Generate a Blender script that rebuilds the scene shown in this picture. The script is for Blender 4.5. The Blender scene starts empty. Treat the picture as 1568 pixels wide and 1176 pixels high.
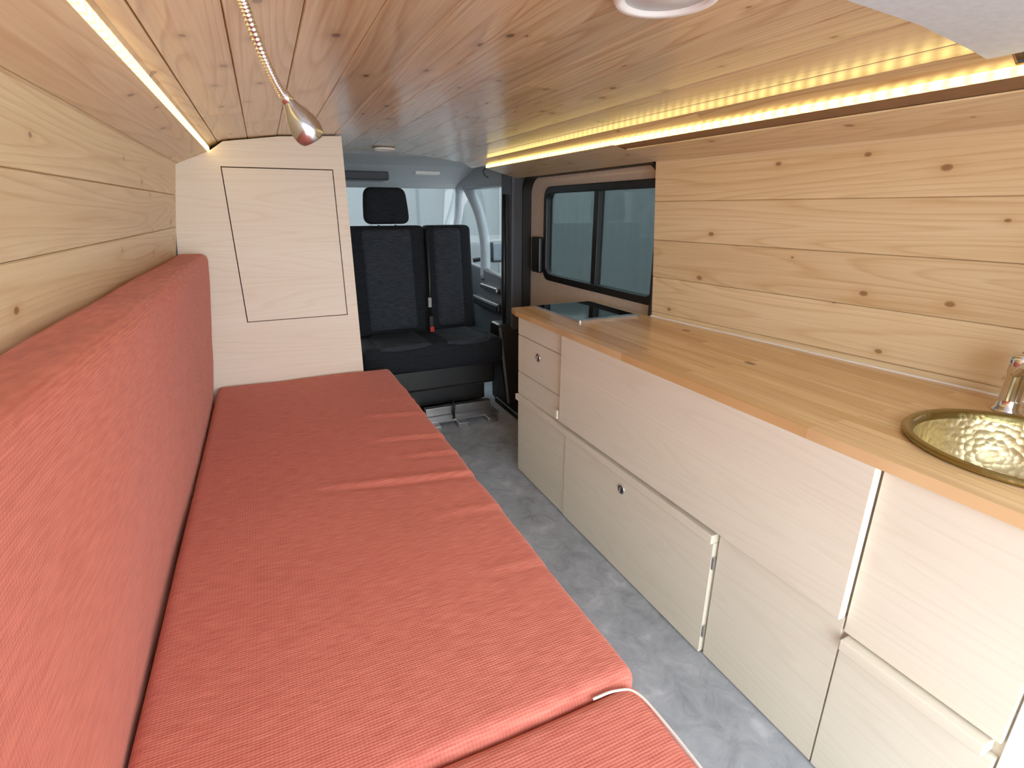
import bpy, bmesh, math, random
from mathutils import Vector, Matrix, noise as mnoise
random.seed(7)
scene=bpy.context.scene
D=bpy.data

def lin(r,g,b):
    def c(v):
        v/=255.0
        return v/12.92 if v<=0.04045 else ((v+0.055)/1.055)**2.4
    return (c(r),c(g),c(b),1)

# ---------------------------------------------------------------- materials
class NT:
    def __init__(s,name):
        s.m=D.materials.new(name); s.m.use_nodes=True
        s.t=s.m.node_tree; s.t.nodes.clear()
        s.out=s.n('ShaderNodeOutputMaterial')
    def n(s,typ,**kw):
        nd=s.t.nodes.new(typ)
        for k,v in kw.items():
            setattr(nd,k,v)
        return nd
    def l(s,a,b): s.t.links.new(a,b)
    def bsdf(s,color=None,rough=.5,metal=0,spec=.5):
        b=s.n('ShaderNodeBsdfPrincipled')
        if color: b.inputs['Base Color'].default_value=color
        b.inputs['Roughness'].default_value=rough
        b.inputs['Metallic'].default_value=metal
        b.inputs['Specular IOR Level'].default_value=spec
        s.l(b.outputs[0],s.out.inputs[0]); return b
    def math(s,op,a,b=None,c=None,clamp=False):
        m=s.n('ShaderNodeMath',operation=op,use_clamp=clamp)
        for i,v in enumerate((a,b,c)):
            if v is None: continue
            if isinstance(v,(int,float)): m.inputs[i].default_value=v
            else: s.l(v,m.inputs[i])
        return m.outputs[0]
    def mix(s,fac,a,b,blend='MIX'):
        m=s.n('ShaderNodeMix',data_type='RGBA',blend_type=blend)
        for i,v in ((0,fac),(6,a),(7,b)):
            if isinstance(v,(int,float,tuple)): m.inputs[i].default_value=v
            else: s.l(v,m.inputs[i])
        return m.outputs[2]
    def ramp(s,fac,stops):
        r=s.n('ShaderNodeValToRGB')
        e=r.color_ramp.elements
        while len(e)<len(stops): e.new(.5)
        for i,(p,c) in enumerate(stops):
            e[i].position=p; e[i].color=c if isinstance(c,tuple) else (c,c,c,1)
        s.l(fac,r.inputs[0]); return r.outputs[0]
    def mapping(s,src,scale=(1,1,1),loc=(0,0,0),rot=(0,0,0)):
        m=s.n('ShaderNodeMapping'); m.inputs['Scale'].default_value=scale
        m.inputs['Location'].default_value=loc; m.inputs['Rotation'].default_value=rot
        s.l(src,m.inputs[0]); return m.outputs[0]
    def noise(s,vec,scale=5,detail=4,rough=.5,dist=0):
        t=s.n('ShaderNodeTexNoise'); t.inputs['Scale'].default_value=scale
        t.inputs['Detail'].default_value=detail; t.inputs['Roughness'].default_value=rough
        t.inputs['Distortion'].default_value=dist
        s.l(vec,t.inputs['Vector']); return t.outputs[0]
    def bump(s,h,strength,dist,b):
        n=s.n('ShaderNodeBump'); n.inputs['Strength'].default_value=strength
        n.inputs['Distance'].default_value=dist
        s.l(h,n.inputs['Height']); s.l(n.outputs[0],b.inputs['Normal'])

def simple(name,c,rough=.5,metal=0,spec=.5,noise_amt=.06,nscale=30,bump=0):
    s=NT(name); b=s.bsdf(c,rough,metal,spec)
    tc=s.n('ShaderNodeTexCoord').outputs['Object']
    nz=s.noise(tc,nscale,1)
    dark=tuple(v*(1-noise_amt*2) for v in c[:3])+(1,)
    lite=tuple(min(1,v*(1+noise_amt*2)) for v in c[:3])+(1,)
    s.l(s.mix(nz,dark,lite),b.inputs['Base Color'])
    if bump: s.bump(nz,bump,.002,b)
    return s.m

def wood(name,light,dark,knotc,mode='uv',axis=1,grain=.5,knots=True,rough=.4,spec=.5,wscale=1.0,pervar=.12,knot_amt=.85,ksel=.45):
    s=NT(name); b=s.bsdf(light,rough,0,spec)
    if mode=='uv':
        co=s.n('ShaderNodeUVMap').outputs[0]
    else:
        g=s.n('ShaderNodeTexCoord').outputs['Object']
        sx=s.n('ShaderNodeSeparateXYZ'); s.l(g,sx.inputs[0])
        o=[sx.outputs[i] for i in range(3)]
        al=o[axis]; oth=[o[i] for i in range(3) if i!=axis]
        ac=s.math('ADD',oth[0],oth[1])
        cb=s.n('ShaderNodeCombineXYZ'); s.l(al,cb.inputs[0]); s.l(ac,cb.inputs[1]); co=cb.outputs[0]
    n1=s.noise(s.mapping(co,(.55*wscale,8*wscale,1)),1.0,1,.35,.1)
    rings=s.math('FRACT',s.math('MULTIPLY',n1,18.0))
    tri=s.ramp(rings,[(.0,0.0),(.6,.3),(.84,1.0),(1.0,0.0)])
    fine=s.noise(s.mapping(co,(4,150,1)),1.0,2,.6)
    f=s.math('MULTIPLY_ADD',tri,.6*grain,s.math('MULTIPLY',s.math('SUBTRACT',fine,.35),1.1*grain))
    f=s.math('ADD',f,s.math('MULTIPLY',s.math('SUBTRACT',n1,.45),1.2*grain),clamp=True)
    col=s.mix(f,light,dark)
    if pervar>0:
        at=s.n('ShaderNodeAttribute',attribute_name='pv')
        v=s.math('MULTIPLY_ADD',at.outputs['Fac'],pervar*2,1-pervar)
        hs=s.n('ShaderNodeHueSaturation'); s.l(v,hs.inputs['Value']); s.l(col,hs.inputs['Color']); col=hs.outputs[0]
    if knots:
        vo=s.n('ShaderNodeTexVoronoi'); vo.inputs['Scale'].default_value=1.0; vo.inputs['Randomness'].default_value=.95; vo.voronoi_dimensions='2D'
        s.l(s.mapping(co,(5.0,8.0,1),(5.3,2.1,0)),vo.inputs['Vector'])
        dist=vo.outputs['Distance']; cell=s.n('ShaderNodeSeparateColor'); s.l(vo.outputs['Color'],cell.inputs[0])
        sel=s.math('GREATER_THAN',cell.outputs[0],ksel)
        rad=s.math('MULTIPLY_ADD',cell.outputs[1],.055,.025)
        k=s.math('SUBTRACT',1.0,s.math('DIVIDE',dist,rad),clamp=True)
        core=s.ramp(k,[(0.0,0.0),(.25,.75),(.5,1.0)])
        halo=s.math('POWER',s.math('SUBTRACT',1.0,s.math('DIVIDE',dist,s.math('MULTIPLY',rad,4.5)),clamp=True),2.0)
        col=s.mix(s.math('MULTIPLY',s.math('MULTIPLY',halo,sel),.7),col,dark)
        col=s.mix(s.math('MULTIPLY',s.math('MULTIPLY',core,sel),knot_amt),col,knotc)
    s.l(col,b.inputs['Base Color'])
    return s.m

M={}
M['pine_wall']=wood('pine_wall',lin(227,205,163),lin(190,152,102),lin(112,68,38),rough=.38,grain=.7,pervar=.06,knot_amt=.75)
M['pine_ceiling']=wood('pine_ceiling',lin(212,184,144),lin(162,118,78),lin(98,58,34),rough=.23,pervar=.12,grain=.75,spec=1.0,knot_amt=.75)
M['birch']=wood('birch',lin(224,218,201),lin(200,190,168),lin(170,140,100),mode='obj',axis=1,grain=.36,knots=False,rough=.5,pervar=0,spec=.3)
M['birch_x']=wood('birch_x',lin(238,226,207),lin(214,192,163),lin(180,140,100),mode='obj',axis=0,grain=.42,knots=False,rough=.5,pervar=0,spec=.3)
M['groove']=simple('groove_dark',lin(80,52,30),.9)
M['lining_back']=simple('lining_backing',lin(130,94,58),.9)

def counter_mat():
    s=NT('oak_worktop'); b=s.bsdf(None,.24,0,.7)
    co=s.n('ShaderNodeTexCoord').outputs['Object']
    br=s.n('ShaderNodeTexBrick'); br.offset=.37; br.offset_frequency=2; br.squash=1
    for k,v in (('Scale',1),('Mortar Size',.0006),('Brick Width',.62),('Row Height',.04),('Bias',0),('Mortar Smooth',.3)):
        br.inputs[k].default_value=v
    br.inputs['Color1'].default_value=(0,0,0,1); br.inputs['Color2'].default_value=(1,1,1,1); br.inputs['Mortar'].default_value=(.5,.5,.5,1)
    sx=s.n('ShaderNodeSeparateXYZ'); s.l(co,sx.inputs[0]); cb=s.n('ShaderNodeCombineXYZ')
    s.l(sx.outputs[1],cb.inputs[0]); s.l(sx.outputs[0],cb.inputs[1])
    s.l(cb.outputs[0],br.inputs[0])
    base=s.ramp(br.outputs['Color'],[(0,lin(204,162,106)),(.35,lin(216,178,122)),(.7,lin(228,193,142)),(1,lin(194,152,98))])
    gv=s.n('ShaderNodeVectorMath',operation='ADD'); s.l(cb.outputs[0],gv.inputs[0])
    sc=s.n('ShaderNodeVectorMath',operation='SCALE'); s.l(br.outputs['Color'],sc.inputs[0]); sc.inputs[3].default_value=7; s.l(sc.outputs[0],gv.inputs[1])
    g=s.noise(s.mapping(gv.outputs[0],(3,90,1)),1,2,.6)
    g2=s.noise(s.mapping(gv.outputs[0],(1.5,16,1)),1,1,.5,.3)
    col=s.mix(s.ramp(g,[(.35,0.0),(.7,.45)]),base,lin(162,116,70))
    col=s.mix(s.ramp(g2,[(.5,0.0),(.75,.5)]),col,lin(168,120,70))
    vo=s.n('ShaderNodeTexVoronoi'); vo.inputs['Scale'].default_value=1; vo.voronoi_dimensions='2D'
    s.l(s.mapping(cb.outputs[0],(2.6,5,1),(.3,.2,0)),vo.inputs['Vector'])
    k=s.ramp(vo.outputs['Distance'],[(.035,1.0),(.06,0.0)])
    cl=s.n('ShaderNodeSeparateColor'); s.l(vo.outputs['Color'],cl.inputs[0])
    col=s.mix(s.math('MULTIPLY',k,s.math('GREATER_THAN',cl.outputs[0],.6)),col,lin(90,52,26))
    s.l(col,b.inputs['Base Color'])
    return s.m
M['worktop']=counter_mat()

def fabric(name,c1,c2,ra,rb,pitch=.0045,bump=.35,sheen=.25,wamt=.38):
    s=NT(name); b=s.bsdf(c1,.9,0,.2)
    co=s.n('ShaderNodeTexCoord').outputs['Object']
    sx=s.n('ShaderNodeSeparateXYZ'); s.l(co,sx.inputs[0])
    A=sx.outputs[ra]; B=sx.outputs[rb]
    wig=s.noise(co,60,0)
    wob=s.math('MULTIPLY',wig,.0014)
    wa=s.math('SINE',s.math('MULTIPLY',s.math('ADD',A,wob),2*math.pi/(pitch*1.3)))
    wb=s.math('SINE',s.math('MULTIPLY',s.math('ADD',B,wob),2*math.pi/pitch))
    w=s.math('MULTIPLY_ADD',wa,.25,s.math('MULTIPLY_ADD',wb,.35,.5))
    scl=[0,0,0]; scl[ra]=25; scl[rb]=240; scl=[v if v else 60 for v in scl]
    st=s.noise(s.mapping(co,tuple(scl)),1,1,.6)
    f=s.math('ADD',s.math('MULTIPLY',w,wamt),s.math('MULTIPLY',s.ramp(st,[(.3,0.0),(.7,1.0)]),.5),clamp=True)
    s.l(s.mix(f,c1,c2),b.inputs['Base Color'])
    if bump: s.bump(w,bump,.0012,b)
    b.inputs['Sheen Weight'].default_value=sheen; b.inputs['Sheen Roughness'].default_value=.4
    b.inputs['Sheen Tint'].default_value=lin(255,190,175)
    return s.m
M['coral']=fabric('coral_fabric',lin(176,84,72),lin(221,128,110),0,1)
M['coral_back']=fabric('coral_fabric_back',lin(164,74,58),lin(208,112,90),1,2)
M['seat']=fabric('seat_fabric',lin(20,23,27),lin(36,40,46),0,2,pitch=.006,sheen=0,bump=0,wamt=.1)
M['seat_c']=fabric('seat_fabric_centre',lin(32,36,42),lin(62,68,76),0,2,pitch=.01,sheen=0,bump=0,wamt=.1)
def floor_mat():
    s=NT('concrete_vinyl'); b=s.bsdf(None,.42,0,.45)
    co=s.n('ShaderNodeTexCoord').outputs['Object']
    a=s.noise(co,5,3,.62,.4); c=s.noise(s.mapping(co,(1,1,1),(4,2,0)),14,5,.72,.8)
    f=s.math('ADD',s.math('MULTIPLY',a,.45),s.math('MULTIPLY',c,.55))
    col=s.ramp(f,[(.34,lin(118,124,132)),(.46,lin(146,153,161)),(.54,lin(158,165,174)),(.66,lin(188,194,201))])
    s.l(col,b.inputs['Base Color']); return s.m
M['floor']=floor_mat()
M['black']=simple('black_plastic',lin(18,19,21),.45)
M['rubber']=simple('black_rubber',lin(11,11,13),.6)
M['darkgrey']=simple('dark_grey_trim',lin(56,60,66),.6)
M['grey']=simple('grey_trim',lin(150,158,165),.6)
M['headliner']=simple('headliner_cloth',lin(196,202,206),.9,nscale=80)
M['white']=simple('white_paint',lin(238,238,235),.5,noise_amt=.02)
M['offwhite']=simple('offwhite_piping',lin(225,215,205),.8)
M['chrome']=simple('chrome',lin(225,225,228),.12,1)
M['mirror_dim']=simple('mirror_glass_dim',lin(90,100,108),.35,1)
M['steel']=simple('brushed_steel',lin(190,190,192),.3,1)
M['nickel']=simple('satin_nickel',lin(196,204,212),.22,1)
M['dark_metal']=simple('lock_dark',lin(60,60,62),.3,1)
M['red']=simple('red_button',lin(200,40,30),.4)
M['beige']=simple('beige_door_lining',lin(208,192,172),.6)
M['blackglass']=simple('black_glass',lin(8,9,10),.05,0,.35,noise_amt=.0)
def brass(name,ca,cb,rough,bump):
    s=NT(name); b=s.bsdf(ca,rough,1)
    co=s.n('ShaderNodeTexCoord').outputs['Object']
    v=s.n('ShaderNodeTexVoronoi'); v.inputs['Scale'].default_value=75
    s.l(co,v.inputs['Vector']); s.bump(v.outputs['Distance'],bump,.003,b)
    n=s.noise(co,18,2); s.l(s.mix(n,ca,cb),b.inputs['Base Color'])
    return s.m
M['brass']=brass('hammered_brass',lin(190,172,122),lin(232,218,176),.38,.6)
M['brass_rim']=brass('brass_rim',lin(132,118,70),lin(172,156,100),.3,.3)
def emis(name,c,strength,stripes=False):
    s=NT(name); e=s.n('ShaderNodeEmission'); e.inputs[0].default_value=c; e.inputs[1].default_value=strength
    if stripes:
        co=s.n('ShaderNodeTexCoord').outputs['Object']; sx=s.n('ShaderNodeSeparateXYZ'); s.l(co,sx.inputs[0])
        w=s.math('SINE',s.math('MULTIPLY',sx.outputs[1],2*math.pi/.0333))
        w=s.math('MULTIPLY_ADD',w,.5,.5)
        s.l(s.math('MULTIPLY_ADD',w,strength*.8,strength*.6),e.inputs[1])
    s.l(e.outputs[0],s.out.inputs[0]); return s.m
M['led']=emis('led_warm',(1,.70,.20,1),7.5,True)
M['lens']=simple('frosted_lens',lin(240,240,238),.3)
def glass(name,tint,rough=.02,refl=.5):
    s=NT(name); t=s.n('ShaderNodeBsdfTransparent'); t.inputs[0].default_value=tint
    g=s.n('ShaderNodeBsdfGlossy'); g.inputs['Roughness'].default_value=rough
    fr=s.n('ShaderNodeFresnel'); fr.inputs[0].default_value=1.45
    mx=s.n('ShaderNodeMixShader'); s.l(s.math('MULTIPLY',fr.outputs[0],refl),mx.inputs[0]); s.l(t.outputs[0],mx.inputs[1]); s.l(g.outputs[0],mx.inputs[2])
    s.l(mx.outputs[0],s.out.inputs[0]); return s.m
M['tint']=glass('tinted_glass',lin(154,164,164))
M['clear']=glass('clear_glass',lin(236,242,242))
def panels(name,c1,c2,pitch,ax):
    s=NT(name); b=s.bsdf(c1,.6)
    co=s.n('ShaderNodeTexCoord').outputs['Object']; sx=s.n('ShaderNodeSeparateXYZ'); s.l(co,sx.inputs[0])
    f=s.math('FRACT',s.math('DIVIDE',sx.outputs[ax],pitch)); r=s.ramp(f,[(0,0.0),(.06,1.0),(.94,1.0),(1,0.0)])
    s.l(s.mix(r,c2,c1),b.inputs['Base Color']); return s.m
M['bld']=panels('building_cladding',lin(106,110,113),lin(78,84,88),.75,0)
M['bld2']=panels('shutter_cladding',lin(128,132,132),lin(98,104,106),.16,1)
M['asphalt']=simple('asphalt',lin(150,150,150),.9)

# ---------------------------------------------------------------- mesh helpers
def mkobj(name,verts,faces,mat,parent=None,smooth=False):
    me=D.meshes.new(name); me.from_pydata([tuple(v) for v in verts],[],faces); me.update()
    if mat is not None: me.materials.append(M[mat] if isinstance(mat,str) else mat)
    if smooth:
        for p in me.polygons: p.use_smooth=True
    o=D.objects.new(name,me); scene.collection.objects.link(o)
    if parent: o.parent=parent
    return o
def fixn(o):
    bm=bmesh.new(); bm.from_mesh(o.data); bmesh.ops.recalc_face_normals(bm,faces=bm.faces); bm.to_mesh(o.data); bm.free(); return o
def empty(name,loc=(0,0,0)):
    e=D.objects.new(name,None); scene.collection.objects.link(e); e.empty_display_size=.05
    return e
def bev(o,w,seg=2):
    m=o.modifiers.new('bevel','BEVEL'); m.width=w; m.segments=seg; m.limit_method='ANGLE'; m.angle_limit=math.radians(40)
    return o
def box(name,x0,x1,y0,y1,z0,z1,mat,parent=None,b=.0015,seg=2):
    v=[(x,y,z) for x in (x0,x1) for y in (y0,y1) for z in (z0,z1)]
    f=[(0,1,3,2),(4,6,7,5),(0,4,5,1),(2,3,7,6),(0,2,6,4),(1,5,7,3)]
    o=fixn(mkobj(name,v,f,mat,parent))
    if b: bev(o,b,seg)
    return o
def prism(name,poly,ax,a0,a1,mat,parent=None,b=0,seg=2,smooth=False):
    def mk(p,a):
        return {'x':(a,p[0],p[1]),'y':(p[0],a,p[1]),'z':(p[0],p[1],a)}[ax]
    n=len(poly); v=[mk(p,a0) for p in poly]+[mk(p,a1) for p in poly]
    f=[tuple(range(n)),tuple(range(2*n-1,n-1,-1))]+[(i,(i+1)%n,n+(i+1)%n,n+i) for i in range(n)]
    o=fixn(mkobj(name,v,f,mat,parent))
    if b: bev(o,b,seg)
    return o
def rrect(a0,a1,b0,b1,r,n=8,radii=None):
    pts=[]; rs=radii or (r,r,r,r)
    for (ca,cb,st,rr) in ((a1-rs[0],b1-rs[0],0,rs[0]),(a0+rs[1],b1-rs[1],90,rs[1]),(a0+rs[2],b0+rs[2],180,rs[2]),(a1-rs[3],b0+rs[3],270,rs[3])):
        for i in range(n+1):
            t=math.radians(st+90*i/n); pts.append((ca+rr*math.cos(t),cb+rr*math.sin(t)))
    return pts
def frame(name,outer,inner,ax,a0,a1,mat,parent=None,b=0,shift=None):
    def mk(p,a):
        return {'x':(a,p[0],p[1]),'y':(p[0],a,p[1]),'z':(p[0],p[1],a)}[ax]
    n=len(outer); v=[mk(p,a0) for p in outer]+[mk(p,a0) for p in inner]+[mk(p,a1) for p in outer]+[mk(p,a1) for p in inner]
    f=[]
    for i in range(n):
        j=(i+1)%n
        f+=[(i,j,n+j,n+i),(2*n+i,3*n+i,3*n+j,2*n+j),(i,2*n+i,2*n+j,j),(n+i,n+j,3*n+j,3*n+i)]
    o=fixn(mkobj(name,v,f,mat,parent))
    if b: bev(o,b,2)
    return o
def lathe(name,prof,mat,parent=None,seg=48,loc=(0,0,0),direction=(0,0,1),sx=1,sy=1):
    v=[];f=[]
    q=Vector((0,0,1)).rotation_difference(Vector(direction).normalized()).to_matrix()
    for (r,z) in prof:
        for i in range(seg):
            t=2*math.pi*i/seg
            v.append(Vector(loc)+q@Vector((r*math.cos(t)*sx,r*math.sin(t)*sy,z)))
    for k in range(len(prof)-1):
        for i in range(seg):
            j=(i+1)%seg; f.append((k*seg+i,k*seg+j,(k+1)*seg+j,(k+1)*seg+i))
    if prof[0][0]>1e-5: f.append(tuple(range(seg-1,-1,-1)))
    if prof[-1][0]>1e-5: f.append(tuple((len(prof)-1)*seg+i for i in range(seg)))
    o=mkobj(name,v,f,mat,parent,smooth=True)
    bm=bmesh.new(); bm.from_mesh(o.data); bmesh.ops.remove_doubles(bm,verts=bm.verts,dist=1e-6); bmesh.ops.recalc_face_normals(bm,faces=bm.faces); bm.to_mesh(o.data); bm.free()
    return o
def openlathe(name,prof,mat,parent,seg,loc):
    v=[];f=[]
    for (r,z) in prof:
        for i in range(seg):
            t=2*math.pi*i/seg; v.append((loc[0]+r*math.cos(t),loc[1]+r*math.sin(t),loc[2]+z))
    for k in range(len(prof)-1):
        for i in range(seg):
            j=(i+1)%seg; f.append((k*seg+i,(k+1)*seg+i,(k+1)*seg+j,k*seg+j))
    return mkobj(name,v,f,mat,parent,smooth=True)
def catmull(pts,n=12):
    P=[Vector(p) for p in pts]; P=[P[0]*2-P[1]]+P+[P[-1]*2-P[-2]]; out=[]
    for i in range(1,len(P)-2):
        for k in range(n):
            t=k/n; a,b,c,d=P[i-1:i+3]
            out.append(.5*((2*b)+(c-a)*t+(2*a-5*b+4*c-d)*t*t+(-a+3*b-3*c+d)*t**3))
    out.append(P[-2]); return out
def tube(name,pts,rad,mat,parent=None,seg=12,closed=False):
    P=[Vector(p) for p in pts]; n=len(P); v=[];f=[]
    up=Vector((0,0,1)); T=(P[1]-P[0]).normalized()
    if abs(T.dot(up))>.9: up=Vector((1,0,0))
    N=(up-T*up.dot(T)).normalized()
    for i in range(n):
        T=(P[min(i+1,n-1)]-P[max(i-1,0)]).normalized(); N=(N-T*N.dot(T)).normalized(); B=T.cross(N)
        r=rad(i,n) if callable(rad) else rad
        for k in range(seg):
            t=2*math.pi*k/seg; v.append(P[i]+(N*math.cos(t)+B*math.sin(t))*r)
    for i in range(n-1):
        for k in range(seg):
            j=(k+1)%seg; f.append((i*seg+k,i*seg+j,(i+1)*seg+j,(i+1)*seg+k))
    f.append(tuple(range(seg-1,-1,-1))); f.append(tuple((n-1)*seg+k for k in range(seg)))
    return mkobj(name,v,f,mat,parent,smooth=True)
def cushion(name,x0,x1,y0,y1,z0,z1,r,mat,parent=None,step=.03,fn=None):
    def coords(a,b):
        L=[a+r*(1-math.cos(math.radians(t))) for t in (0,22,45,67)]
        m=max(1,int((b-a-2*r)/step)); L+=[a+r+(b-a-2*r)*i/m for i in range(m+1)]
        L+=[b-r*(1-math.cos(math.radians(t))) for t in (67,45,22,0)]
        return L
    X,Y,Z=coords(x0,x1),coords(y0,y1),coords(z0,z1)
    bm=bmesh.new()
    def grid(U,V,mk):
        g=[[bm.verts.new(mk(u,v)) for v in V] for u in U]
        for i in range(len(U)-1):
            for j in range(len(V)-1): bm.faces.new((g[i][j],g[i+1][j],g[i+1][j+1],g[i][j+1]))
    for z in (z0,z1): grid(X,Y,lambda u,v:(u,v,z))
    for y in (y0,y1): grid(X,Z,lambda u,v:(u,y,v))
    for x in (x0,x1): grid(Y,Z,lambda u,v:(x,u,v))
    bmesh.ops.remove_doubles(bm,verts=bm.verts,dist=1e-5)
    for v in bm.verts:
        c=Vector((min(max(v.co.x,x0+r),x1-r),min(max(v.co.y,y0+r),y1-r),min(max(v.co.z,z0+r),z1-r)))
        d=v.co-c
        if d.length>1e-7: v.co=c+d.normalized()*r
        if fn: v.co=fn(v.co.copy())
    bmesh.ops.recalc_face_normals(bm,faces=bm.faces)
    me=D.meshes.new(name); bm.to_mesh(me); bm.free(); me.materials.append(M[mat])
    for p in me.polygons: p.use_smooth=True
    o=D.objects.new(name,me); scene.collection.objects.link(o)
    if parent: o.parent=parent
    return o
def planks(name,prof,width,y0,y1,mat,inward,warp=None,start=0.0,parent=None,joint=(.9,1.9),seed=1):
    rnd=random.Random(seed)
    P=[Vector(p) for p in prof]; S=[0]
    for i in range(1,len(P)): S.append(S[-1]+(P[i]-P[i-1]).length)
    def at(s):
        s=min(max(s,0),S[-1])
        for i in range(1,len(P)):
            if s<=S[i]+1e-9:
                t=(s-S[i-1])/max(1e-9,(S[i]-S[i-1])); d=(P[i]-P[i-1]).normalized()
                return P[i-1].lerp(P[i],t),Vector((-d.y,d.x))*inward
    verts=[];faces=[];uvs=[];pvs=[]
    def strip(s0,s1,ya,yb):
        inner=[s for s in S if s0+.006<s<s1-.006]
        ss=[(s0+.0004,-.003),(s0+.002,0)]+[(s,0) for s in inner]+[(s1-.002,0),(s1-.0004,-.003)]
        ny=max(1,int((yb-ya)/.15)); ys=[ya+.0005]+[ya+(yb-ya)*i/ny for i in range(1,ny)]+[yb-.0005]
        ou,ov,pv=rnd.random()*20,rnd.random()*20,rnd.random()
        base=len(verts)
        for (s,o) in ss:
            p,nn=at(s); q=p+nn*o
            for y in ys:
                w=Vector((q.x,y,q.y)); w=warp(w) if warp else w
                verts.append(w); uvs.append((y+ou,s+ov)); pvs.append(pv)
        m=len(ys)
        for i in range(len(ss)-1):
            for j in range(m-1):
                a=base+i*m+j; faces.append((a,a+m,a+m+1,a+1))
    s=-start
    while s<S[-1]-.01:
        a=max(s,0); b=min(s+width,S[-1])
        y=y0; first=True
        while y<y1:
            L=rnd.uniform(*joint)*(rnd.uniform(.4,1) if first and joint[0]<3 else 1); first=False
            e=min(y+L,y1)
            if y1-e<.25: e=y1
            strip(a,b,y,e); y=e
        s+=width
    o=mkobj(name,verts,faces,mat,parent)
    me=o.data; ul=me.uv_layers.new(name='UVMap')
    for lp in me.loops: ul.data[lp.index].uv=uvs[lp.vertex_index]
    at_=me.attributes.new('pv','FLOAT','POINT')
    for i,p in enumerate(pvs): at_.data[i].value=p
    bv=[];bf=[]
    ny=10
    for i,(p,sv) in enumerate(zip(P,S)):
        _,nn=at(sv)
        for off in (-.005,-.02):
            for k in range(ny+1):
                y=y0+(y1-y0)*k/ny; q=p+nn*off; w=Vector((q.x,y,q.y)); bv.append(warp(w) if warp else w)
    m=ny+1
    for i in range(len(P)-1):
        for l in (0,1):
            for k in range(ny):
                a=(i*2+l)*m+k; c=((i+1)*2+l)*m+k; bf.append((a,a+1,c+1,c))
    mkobj(name+'_backing',bv,bf,'lining_back',o)
    return o

# ---------------------------------------------------------------- shell
YR=-.6
FL=.125
def tt(y): return min(1,max(0,(1.67-y)/1.15))
def flare(w):
    k=min(1,max(0,(w.x-1.16)/.18))
    return Vector((w.x+FL*tt(w.y)*k+.035*tt(w.y)*(1-k),w.y,w.z))
box('floor',-.5,1.56,YR,4.0,-.06,0,'floor',b=0)
ceil_prof=[(-.155,1.385),(-.145,1.40),(-.10,1.42),(.1,1.447),(.34,1.46),(.52,1.463),(.72,1.46),(.95,1.447),(1.12,1.425),(1.165,1.395)]
planks('ceiling',ceil_prof,.108,.56,3.12,'pine_ceiling',-1,start=.06,seed=3,joint=(1.1,2.2),warp=lambda w: Vector((w.x+ (.035*tt(w.y) if w.x>1.05 else 0),w.y,w.z)))
prism('ceiling_rear_header',[(-.17,1.37),(-.10,1.408),(.1,1.435),(.34,1.448),(.52,1.451),(.72,1.448),(.95,1.436),(1.10,1.418),(1.15,1.41),(1.25,1.49),(-.17,1.49)],'y',YR,.585,'headliner')
planks('wall_left',[(-.155,1.378),(-.27,1.33),(-.325,1.0),(-.345,.7),(-.35,0)],.118,YR,2.44,'pine_wall',1,seed=5,joint=(9,9))
planks('wall_right',[(1.155,1.383),(1.345,1.335),(1.37,1.0),(1.385,.76),(1.39,0)],.14,YR,1.67,'pine_wall',-1,start=.14-.195,warp=flare,seed=11,joint=(9,9))
planks('trim_1',[(1.155,1.383),(1.345,1.335)],.197,1.67,2.88,'pine_wall',-1,seed=12)
box('roof_shell',-.5,1.56,YR,3.9,1.5,1.53,'white',b=0)
box('wall_body_left',-.56,-.42,YR,4.0,-.06,1.5,'white',b=0)

# bulkhead cabinet
bc=empty('bulkhead_cabinet')
Y=2.44
prism('top_rail',[(-.285,1.326),(-.262,1.333),(-.15,1.38),(-.10,1.415),(.1,1.442),(.34,1.455),(.34,1.326)],'y',Y,Y+.018,'birch_x',bc)
prism('left_stile',[(-.285,1.326),(-.122,1.326),(-.118,.714),(-.338,.714),(-.32,1.0)],'y',Y,Y+.018,'birch_x',bc)
prism('right_stile',[(.29+.004,1.326),(.34,1.326),(.34,.714),(.29+.004,.714)],'y',Y,Y+.018,'birch_x',bc)
prism('bottom_rail',[(-.338,.714),(.34,.714),(.34,.0),(-.343,.0)],'y',Y,Y+.018,'birch_x',bc)
prism('door',[(-.118,1.322),(.29,1.322),(.29,.718),(-.114,.718)],'y',Y,Y+.016,'birch_x',bc)
box('carcass_side',.322,.34,Y+.018,Y+.3,0,1.44,'birch_x',bc,b=0)
box('carcass_back',-.3,.34,Y+.3,Y+.312,0,1.44,'groove',bc,b=0)

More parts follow.
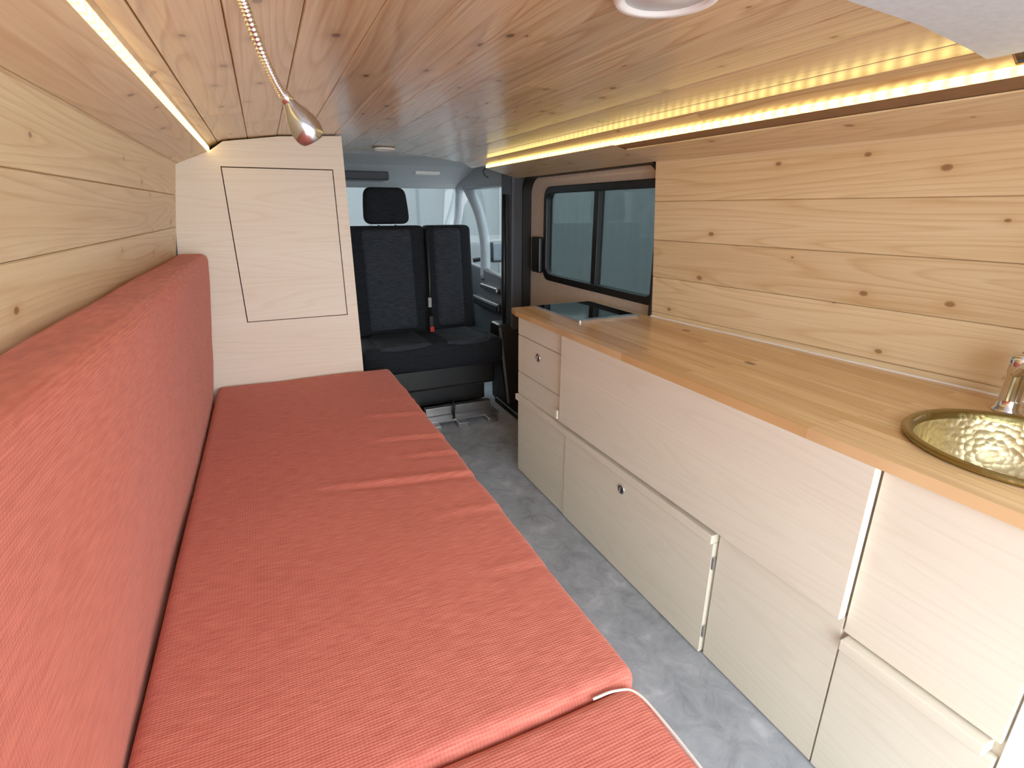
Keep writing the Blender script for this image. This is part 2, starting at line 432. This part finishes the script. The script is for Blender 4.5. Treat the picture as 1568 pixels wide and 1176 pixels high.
# ---------------------------------------------------------------- bed
bed=empty('bed_bench')
box('bed_base',-.335,.44,-.25,2.435,0,.33,'birch',bed)
def bedfn(v):
    h=0
    if v.z>.42:
        def fold(x0,y0,x1,y1,a,w):
            d=Vector((x1-x0,y1-y0)); L=d.length; d/=L; r=Vector((v.x-x0,v.y-y0)); t=r.dot(d)/L; n=r.x*-d.y+r.y*d.x
            k=1 if 0<=t<=1 else math.exp(-((min(abs(t),abs(t-1)))*L/.03)**2)
            k*=min(1,max(0.0,t+.02)*2.2) if t<.5 else 1
            return a*k*(math.exp(-(n/w)**2)-.8*math.exp(-((n+w*1.5)/w)**2))
        h+=fold(.0,1.37,.46,1.27,.007,.014)
        h+=fold(.18,1.62,.46,1.56,.006,.014)
        h+=fold(.25,1.46,.46,1.42,.005,.012)
        h+=fold(.2,1.84,.46,1.78,.006,.016)
        h+=fold(.28,2.0,.46,1.95,.004,.014)
        h+=fold(.3,1.1,.46,1.08,.003,.012)
        h+=fold(.3,.86,.46,.84,.003,.012)
        h+=.004*mnoise.noise(Vector((v.x*4,v.y*3,1.5)))+.001*mnoise.noise(Vector((v.x*10,v.y*25,3)))
    sx=.006*mnoise.noise(Vector((0,v.y*6,7))) if v.x>.4 else 0
    return Vector((v.x+sx,v.y,v.z+h))
cushion('mattress',-.272,.462,.512,2.43,.332,.45,.022,'coral',bed,.012,bedfn)
cushion('mattress_foot',-.272,.45,-.25,.508,.332,.447,.02,'coral',bed,.02,lambda v:Vector((v.x,v.y,v.z+(.003*mnoise.noise(Vector((v.x*5,v.y*6,9))) if v.z>.4 else 0))))
pp=catmull([(.446,-.22,.441),(.446,.1,.442),(.447,.3,.443),(.446,.42,.444),(.438,.485,.446),(.41,.503,.445),(.37,.506,.444)],10)
tube('piping',pp,.0022,'offwhite',bed,8)
def backfn(v):
    k=(v.z-.40)/.6
    xf=-.285+.075*k
    xb=-.343+.02*k
    t=(v.x+.34)/.12
    x=xb+(xf-xb)*t
    nz=.007*mnoise.noise(Vector((v.x*3,v.y*2.2,v.z*4)))+.002*mnoise.noise(Vector((v.x*10,v.y*9,v.z*12)))
    return Vector((x+nz*max(0,t),v.y,v.z+(nz*.7 if v.z>.9 else 0)))
cushion('backrest_cushion',-.34,-.22,-.25,2.40,.34,1.008,.028,'coral_back',bed,.02,backfn)

# ---------------------------------------------------------------- kitchen
kit=empty('kitchen_unit')
XF=.943
box('carcass',XF+.018,1.36,.22,2.0,0.0,.55,'birch',kit,b=0)
box('carcass_top_front',XF+.018,1.0,.22,2.0,.55,.735,'birch',kit,b=0)
box('end_panel',XF+.004,1.37,1.985,2.0,0,.735,'birch',kit)
box('drawer_top',XF,XF+.018,1.604,1.999,.657,.734,'birch',kit)
box('drawer_middle',XF,XF+.018,1.604,1.999,.492,.653,'birch',kit)
box('drawer_lower',XF,XF+.018,1.604,1.999,.388,.488,'birch',kit)
box('ledge',XF-.014,XF+.018,.815,2.0,.358,.384,'birch',kit,b=.002)
box('door_front_1',XF,XF+.018,1.573,1.999,.006,.355,'birch',kit)
box('door_front_2',XF-.004,XF+.018,.815,1.568,.006,.357,'birch',kit)
box('door_front_3',XF+.004,XF+.018,.482,.806,.006,.40,'birch',kit)
box('flap_panel',XF-.016,XF+.004,.482,1.600,.402,.736,'birch',kit,b=.0015)
box('sink_front',XF+.002,XF+.018,.222,.478,.372,.736,'birch',kit)
box('sink_ledge',XF-.018,XF+.018,.232,.47,.342,.366,'birch',kit,b=.002)
box('door_front_4',XF+.002,XF+.018,.222,.478,.006,.338,'birch',kit)
box('peg',XF-.02,XF,1.61,1.628,.405,.44,'birch',kit,b=.003)
for i,z in enumerate((.08,.30)): box('hinge_%d'%i,XF-.004,XF+.004,.807,.813,z-.018,z+.018,'steel',kit,b=.001)
def lock(y,z,i):
    lathe('lock_ring_%d'%i,[(.0175,0),(.0175,.004),(.014,.006),(.013,.004),(.013,.001)],'chrome',kit,32,(XF-.003,y,z),(-1,0,0))
    lathe('lock_core_%d'%i,[(.0128,0),(.0128,.0035),(0,.0035)],'black',kit,24,(XF-.0045,y,z),(-1,0,0))
    box('lock_key_%d'%i,XF-.0115,XF-.007,y-.002,y+.002,z-.009,z+.009,'chrome',kit,b=.0005)
lock(1.80,.60,0); lock(1.205,.312,1)
WZ0,WZ1=.736,.758
def wallx(y): return 1.385+FL*tt(y)-.003
ys=[.6+(1.67-.6)*i/6 for i in range(7)]
poly=[(.928,.6),(.928,2.0),(.945,2.075),(1.374,2.075),(1.374,1.68)]+[(wallx(y),y) for y in reversed(ys)]
prism('worktop_main',poly,'z',WZ0,WZ1,'worktop',kit)
SC=(1.19,.385); SR=.168
N=64; circ=[(SC[0]+SR*math.cos(2*math.pi*i/N),SC[1]+SR*math.sin(2*math.pi*i/N)) for i in range(N)]
xr=wallx(.5)
outer=[]
for (cx,cy) in circ:
    dx,dy=cx-SC[0],cy-SC[1]; t=1e9
    if dx>1e-9: t=min(t,(xr-SC[0])/dx)
    if dx<-1e-9: t=min(t,(.928-SC[0])/dx)
    if dy>1e-9: t=min(t,(.6-SC[1])/dy)
    if dy<-1e-9: t=min(t,(.17-SC[1])/dy)
    outer.append((SC[0]+dx*t,SC[1]+dy*t))
for cxy in ((.928,.6),(xr,.6),(.928,.17),(xr,.17)):
    k=min(range(N),key=lambda i:(outer[i][0]-cxy[0])**2+(outer[i][1]-cxy[1])**2); outer[k]=cxy
frame('worktop_sink_part',outer,circ,'z',WZ0,WZ1,'worktop',kit)
prism('worktop_seal',[(wallx(y)-.004,y) for y in [.17]+ys]+[(wallx(y)+.004,y) for y in reversed([.17]+ys)],'z',.756,.762,'white',kit)
sk=empty('brass_sink')
openlathe('rim',[(.166,.7585),(.184,.760),(.186,.765),(.182,.770),(.174,.770),(.169,.764),(.165,.752)],'brass_rim',sk,72,(SC[0],SC[1],0))
prof=[(.165,.754),(.162,.73),(.156,.70),(.145,.67),(.125,.645),(.10,.630),(.05,.622),(.022,.620)]
openlathe('bowl',prof,'brass',sk,72,(SC[0],SC[1],0))
lathe('drain',[(.0,.6225),(.018,.623),(.022,.625),(.024,.622),(.024,.618)],'chrome',sk,32,(SC[0],SC[1],0))
fa=empty('kitchen_tap')
FX,FY=1.395,.505
lathe('tap_base',[(.026,0),(.026,.006),(.021,.012),(.019,.03),(.019,.085),(.021,.09),(.021,.12),(.016,.128),(0,.13)],'chrome',fa,40,(FX,FY,WZ1))
tube('tap_spout',catmull([(FX-.01,FY,.845),(FX-.05,FY-.03,.872),(FX-.09,FY-.06,.866),(FX-.11,FY-.07,.845)],8),.010,'chrome',fa,16)
tube('tap_lever',[(FX,FY,.885),(FX+.0,FY-.005,.90),(FX-.02,FY-.045,.925)],.005,'chrome',fa,12)
hb=empty('gas_hob')
frame('hob_rim',rrect(1.045,1.335,1.675,2.055,.012),rrect(1.052,1.328,1.682,2.048,.008),'z',WZ1,WZ1+.006,'steel',hb)
prism('hob_glass',rrect(1.052,1.328,1.71,2.048,.006),'z',WZ1,WZ1+.0065,'blackglass',hb)
prism('hob_control_strip',rrect(1.052,1.328,1.682,1.709,.003),'z',WZ1,WZ1+.007,'steel',hb)
prism('wall_rear_pillar',[(.95,-.10),(1.53,-.10),(1.53,.218),(.95,.218)],'z',0,.734,'white')
box('wall_rear_pillar_upper',1.2,1.53,-.10,.165,.76,1.33,'white',b=.01)

# ---------------------------------------------------------------- LED strips
l1=empty('led_strip_light')
box('strip',-.160,-.149,YR,2.435,1.378,1.392,'led',l1,b=0)
l2=empty('led_strip_light.001')
o=box('strip',1.153,1.170,YR,2.87,1.384,1.398,'led',l2,b=0)
bm=bmesh.new(); bm.from_mesh(o.data)
bmesh.ops.subdivide_edges(bm,edges=[e for e in bm.edges if abs(e.verts[0].co.y-e.verts[1].co.y)>1],cuts=10)
for v in bm.verts: v.co.x+=.035*tt(v.co.y)
bm.to_mesh(o.data); bm.free()
tube('cable_end',catmull([(1.16,2.86,1.385),(1.15,2.90,1.375),(1.16,2.91,1.35),(1.18,2.90,1.335)],6),.003,'black',l2,8)

def spot(name,x,y,r,z):
    e=empty(name)
    lathe('ring',[(r*.78,-.004),(r*.8,-.010),(r*.95,-.011),(r,-.006),(r,0)],'white',e,48,(x,y,z))
    lathe('diffuser',[(0,-.006),(r*.78,-.005)],'lens',e,48,(x,y,z))
spot('ceiling_light',.56,.70,.075,1.459)
spot('ceiling_light.001',.60,2.86,.055,1.459)

# ---------------------------------------------------------------- gooseneck lamp
gl=empty('gooseneck_lamp')
path=catmull([(.006,.862,1.450),(.016,.905,1.428),(.032,.962,1.388),(.047,.990,1.356),(.062,1.005,1.333)],60)
tube('neck',path,lambda i,n:.0058+.0013*math.sin(i*math.pi*2/6.0),'chrome',gl,14)
lathe('ceiling_mount',[(.024,0),(.024,-.008),(.018,-.012),(.008,-.014),(0,-.014)],'nickel',gl,32,(.004,.852,1.447))
hd=Vector((.036,.012,-.060)).normalized()
lathe('head',[(.0,-.006),(.008,-.004),(.010,.004),(.0135,.012),(.019,.022),(.0232,.034),(.025,.046),(.0245,.054),(.0225,.061),(.020,.065),(.018,.066),(.0175,.061),(.0,.059)],'nickel',gl,48,(.062,1.005,1.335),hd)
lathe('head_collar',[(.0,-.016),(.0085,-.014),(.0095,-.006),(.0095,.004)],'chrome',gl,32,(.062,1.005,1.335),hd)

# ---------------------------------------------------------------- sliding door w/ window (right)
sd=empty('door_1')
a0,a1,b0,b1=1.68,2.86,.70,1.335
N_=10
frame('rubber_seal',rrect(a0-.012,a1+.02,.02,b1+.012,.10,N_),rrect(a0,a1,.03,b1,.09,N_),'x',1.375,1.43,'rubber',sd)
wo=rrect(1.70,2.70,.785,1.285,.06,N_); wi=rrect(1.735,2.665,.82,1.25,.04,N_)
frame('door_lining',rrect(1.64,2.9,.0,1.40,.02,N_),wo,'x',1.435,1.455,'beige',sd)
frame('window_frame',wo,wi,'x',1.425,1.465,'black',sd,b=.004)
box('window_divider',1.428,1.462,2.16,2.20,.81,1.27,'black',sd)
prism('window_glass',wi,'x',1.450,1.454,'tint',sd)
box('door_upper_gap',1.36,1.45,1.66,2.9,1.345,1.5,'black',sd,b=0)
box('grab_handle',1.40,1.43,2.70,2.80,.82,1.02,'black',sd,b=.01)
box('wall_body_right',1.56,1.60,YR,1.67,-.06,1.5,'white',b=0)
bp=empty('trim_2')
prism('pillar_upper',[(1.30,.45),(1.42,.45),(1.42,1.45),(1.31,1.40)],'y',2.87,3.03,'darkgrey',bp,b=.015)
prism('pillar_lower',[(2.74,0),(3.0,0),(3.02,.5),(2.88,.5)],'x',1.22,1.42,'black',bp,b=.02)
tube('seat_belt',[(1.295,2.95,1.25),(1.285,2.93,.8),(1.27,2.9,.3)],.012,'black',bp,8)

# ---------------------------------------------------------------- cab
cab=empty('wall_cab')
prism('headliner',[(3.0,1.475),(3.1,1.45),(3.5,1.43),(3.85,1.345),(3.93,1.31),(3.95,1.33),(3.9,1.5),(3.0,1.5)],'x',-.4,1.42,'headliner',cab)
prism('door_card',[(3.03,0),(3.03,.74),(3.60,.78),(4.2,.8),(4.2,0)],'x',1.37,1.41,'darkgrey',cab,b=.01)
box('door_armrest',1.31,1.38,3.1,3.6,.52,.58,'black',cab,b=.015)
box('door_pull',1.345,1.37,3.2,3.5,.64,.67,'steel',cab,b=.006)
box('door_top_rail',1.33,1.42,3.0,3.95,1.30,1.5,'grey',cab,b=.02)
tube('a_pillar',catmull([(1.39,3.50,.70),(1.40,3.53,.95),(1.385,3.60,1.15),(1.36,3.75,1.32)],8),.035,'grey',cab,12)
tube('a_pillar_front',catmull([(1.46,4.45,.85),(1.42,4.15,1.1),(1.36,3.92,1.32)],8),.035,'grey',cab,12)
box('cab_left_wall',-.45,-.4,3.0,4.4,0,1.5,'darkgrey',cab,b=0)
prism('dashboard',[(3.95,0),(3.85,.5),(3.9,.8),(4.0,.92),(4.5,.95),(4.5,0)],'x',-.4,1.4,'black',cab,b=.03)
box('overhead_console',.40,.78,3.62,3.86,1.345,1.40,'darkgrey',cab,b=.01)
box('roof_lamp',.95,1.12,3.6,3.68,1.385,1.41,'white',cab,b=.01)
prism('window_1',[(3.92,1.325),(4.48,.94),(4.484,.944),(3.924,1.329)],'x',-.35,1.4,'clear')
prism('window_2',[(3.06,.74),(3.06,1.30),(3.7,1.30),(3.9,1.2),(4.2,.8)],'x',1.39,1.393,'clear')
mr=empty('side_mirror')
cushion('mirror_housing',1.52,1.70,3.72,3.80,.78,.95,.035,'black',mr,.03)
box('mirror_glass',1.54,1.68,3.712,3.722,.80,.93,'mirror_dim',mr,b=.004)
tube('mirror_arm',[(1.41,3.8,.80),(1.54,3.77,.82)],.018,'black',mr,10)

# ---------------------------------------------------------------- bench seat
bs=empty('double_bench_seat')
YB=3.2
def backp(x0,x1,nm,mat,z1=1.075,thick=.12,dy=0,zlow=.42):
    def fn(v):
        k=(v.z-.42)/.65
        return Vector((v.x,v.y+.06*k,v.z))
    return cushion(nm,x0,x1,YB-.04+dy,YB-.04+thick+dy,zlow,z1,.03,mat,bs,.05,fn)
backp(.40,.887,'backrest_left','seat')
backp(.889,1.185,'backrest_right','seat')
backp(.50,.80,'backrest_left_panel','seat_c',1.06,.05,-.012,.46)
backp(.93,1.11,'backrest_right_panel','seat_c',1.06,.05,-.012,.46)
def headfn(v):
    k=(v.z-1.09)/.2; c=(v.x-.668)
    return Vector((.668+c*(1-.12*k*k),v.y+.02*k,v.z))
cushion('headrest',.535,.80,YB,YB+.10,1.085,1.29,.04,'seat',bs,.03,headfn)
for i,x in enumerate((.62,.72)): tube('headrest_post_%d'%i,[(x,YB+.06,1.05),(x,YB+.06,1.12)],.006,'chrome',bs,8)
def seatfn(v):
    k=(v.y-2.75)/.45
    return Vector((v.x,v.y,v.z-.02*k+(.008*math.cos((v.x-.4)*16) if v.z>.4 else 0)))
cushion('seat_cushion',.38,1.20,2.73,3.2,.30,.455,.045,'seat',bs,.04,seatfn)
cushion('seat_inset_left',.47,.77,2.745,3.16,.40,.468,.02,'seat_c',bs,.04,lambda v:Vector((v.x,v.y,v.z-.02*(v.y-2.75)/.45)))
cushion('seat_inset_right',.85,1.12,2.745,3.16,.40,.468,.02,'seat_c',bs,.04,lambda v:Vector((v.x,v.y,v.z-.02*(v.y-2.75)/.45)))
box('seat_shell',.42,1.16,2.78,3.2,.17,.31,'black',bs,b=.02)
box('seat_box',.46,1.12,2.86,3.2,.05,.2,'black',bs,b=.01)
box('base_plate',.66,1.12,2.64,3.1,.02,.035,'steel',bs,b=.003)
for i,x in enumerate((.72,.88,1.06)): box('base_foot_%d'%i,x-.03,x+.03,2.58,2.74,.0,.03,'steel',bs,b=.004)
box('base_rail',.70,1.10,2.72,2.76,.035,.085,'steel',bs,b=.004)
tube('swivel_lever',[(.86,2.70,.035),(.86,2.68,.10),(.86,2.72,.12)],.007,'black',bs,8)
box('belt_buckle',.845,.87,3.06,3.09,.47,.55,'black',bs,b=.004)
box('belt_button',.845,.870,3.052,3.062,.455,.485,'red',bs,b=.001)
box('belt_tongue',.848,.870,3.08,3.10,.60,.66,'steel',bs,b=.002)
tube('belt_strap',[(.88,3.17,1.05),(.87,3.11,.75),(.857,3.09,.5)],.008,'black',bs,8)
box('trim_3',1.2,1.42,2.0,2.9,-.02,.03,'black',b=.01)

# ---------------------------------------------------------------- outside
box('building_facade',-8,9,8.5,8.7,-.6,2.3,'bld',b=0)
box('neighbour_building_facade',3.6,3.8,-1,8.4,-.6,3.0,'bld2',b=0)
box('ground',-12,12,-12,12,-.7,-.6,'asphalt',b=0)

# ---------------------------------------------------------------- world & camera
w=D.worlds.new('sky'); scene.world=w; w.use_nodes=True
bg=w.node_tree.nodes['Background']; bg.inputs[0].default_value=(.90,.95,1,1); bg.inputs[1].default_value=13
cam=D.cameras.new('cam'); co=D.objects.new('camera',cam); scene.collection.objects.link(co); scene.camera=co
cam.sensor_width=36; cam.lens=36*797/1568; cam.clip_start=.02
co.location=(0,0,1.17)
co.rotation_euler=(math.radians(90)-math.atan(268/797),0,-math.atan(384/841))
scene.view_settings.view_transform='Standard'
scene.view_settings.look='None'
scene.view_settings.exposure=-.5
scene.view_settings.gamma=1.18
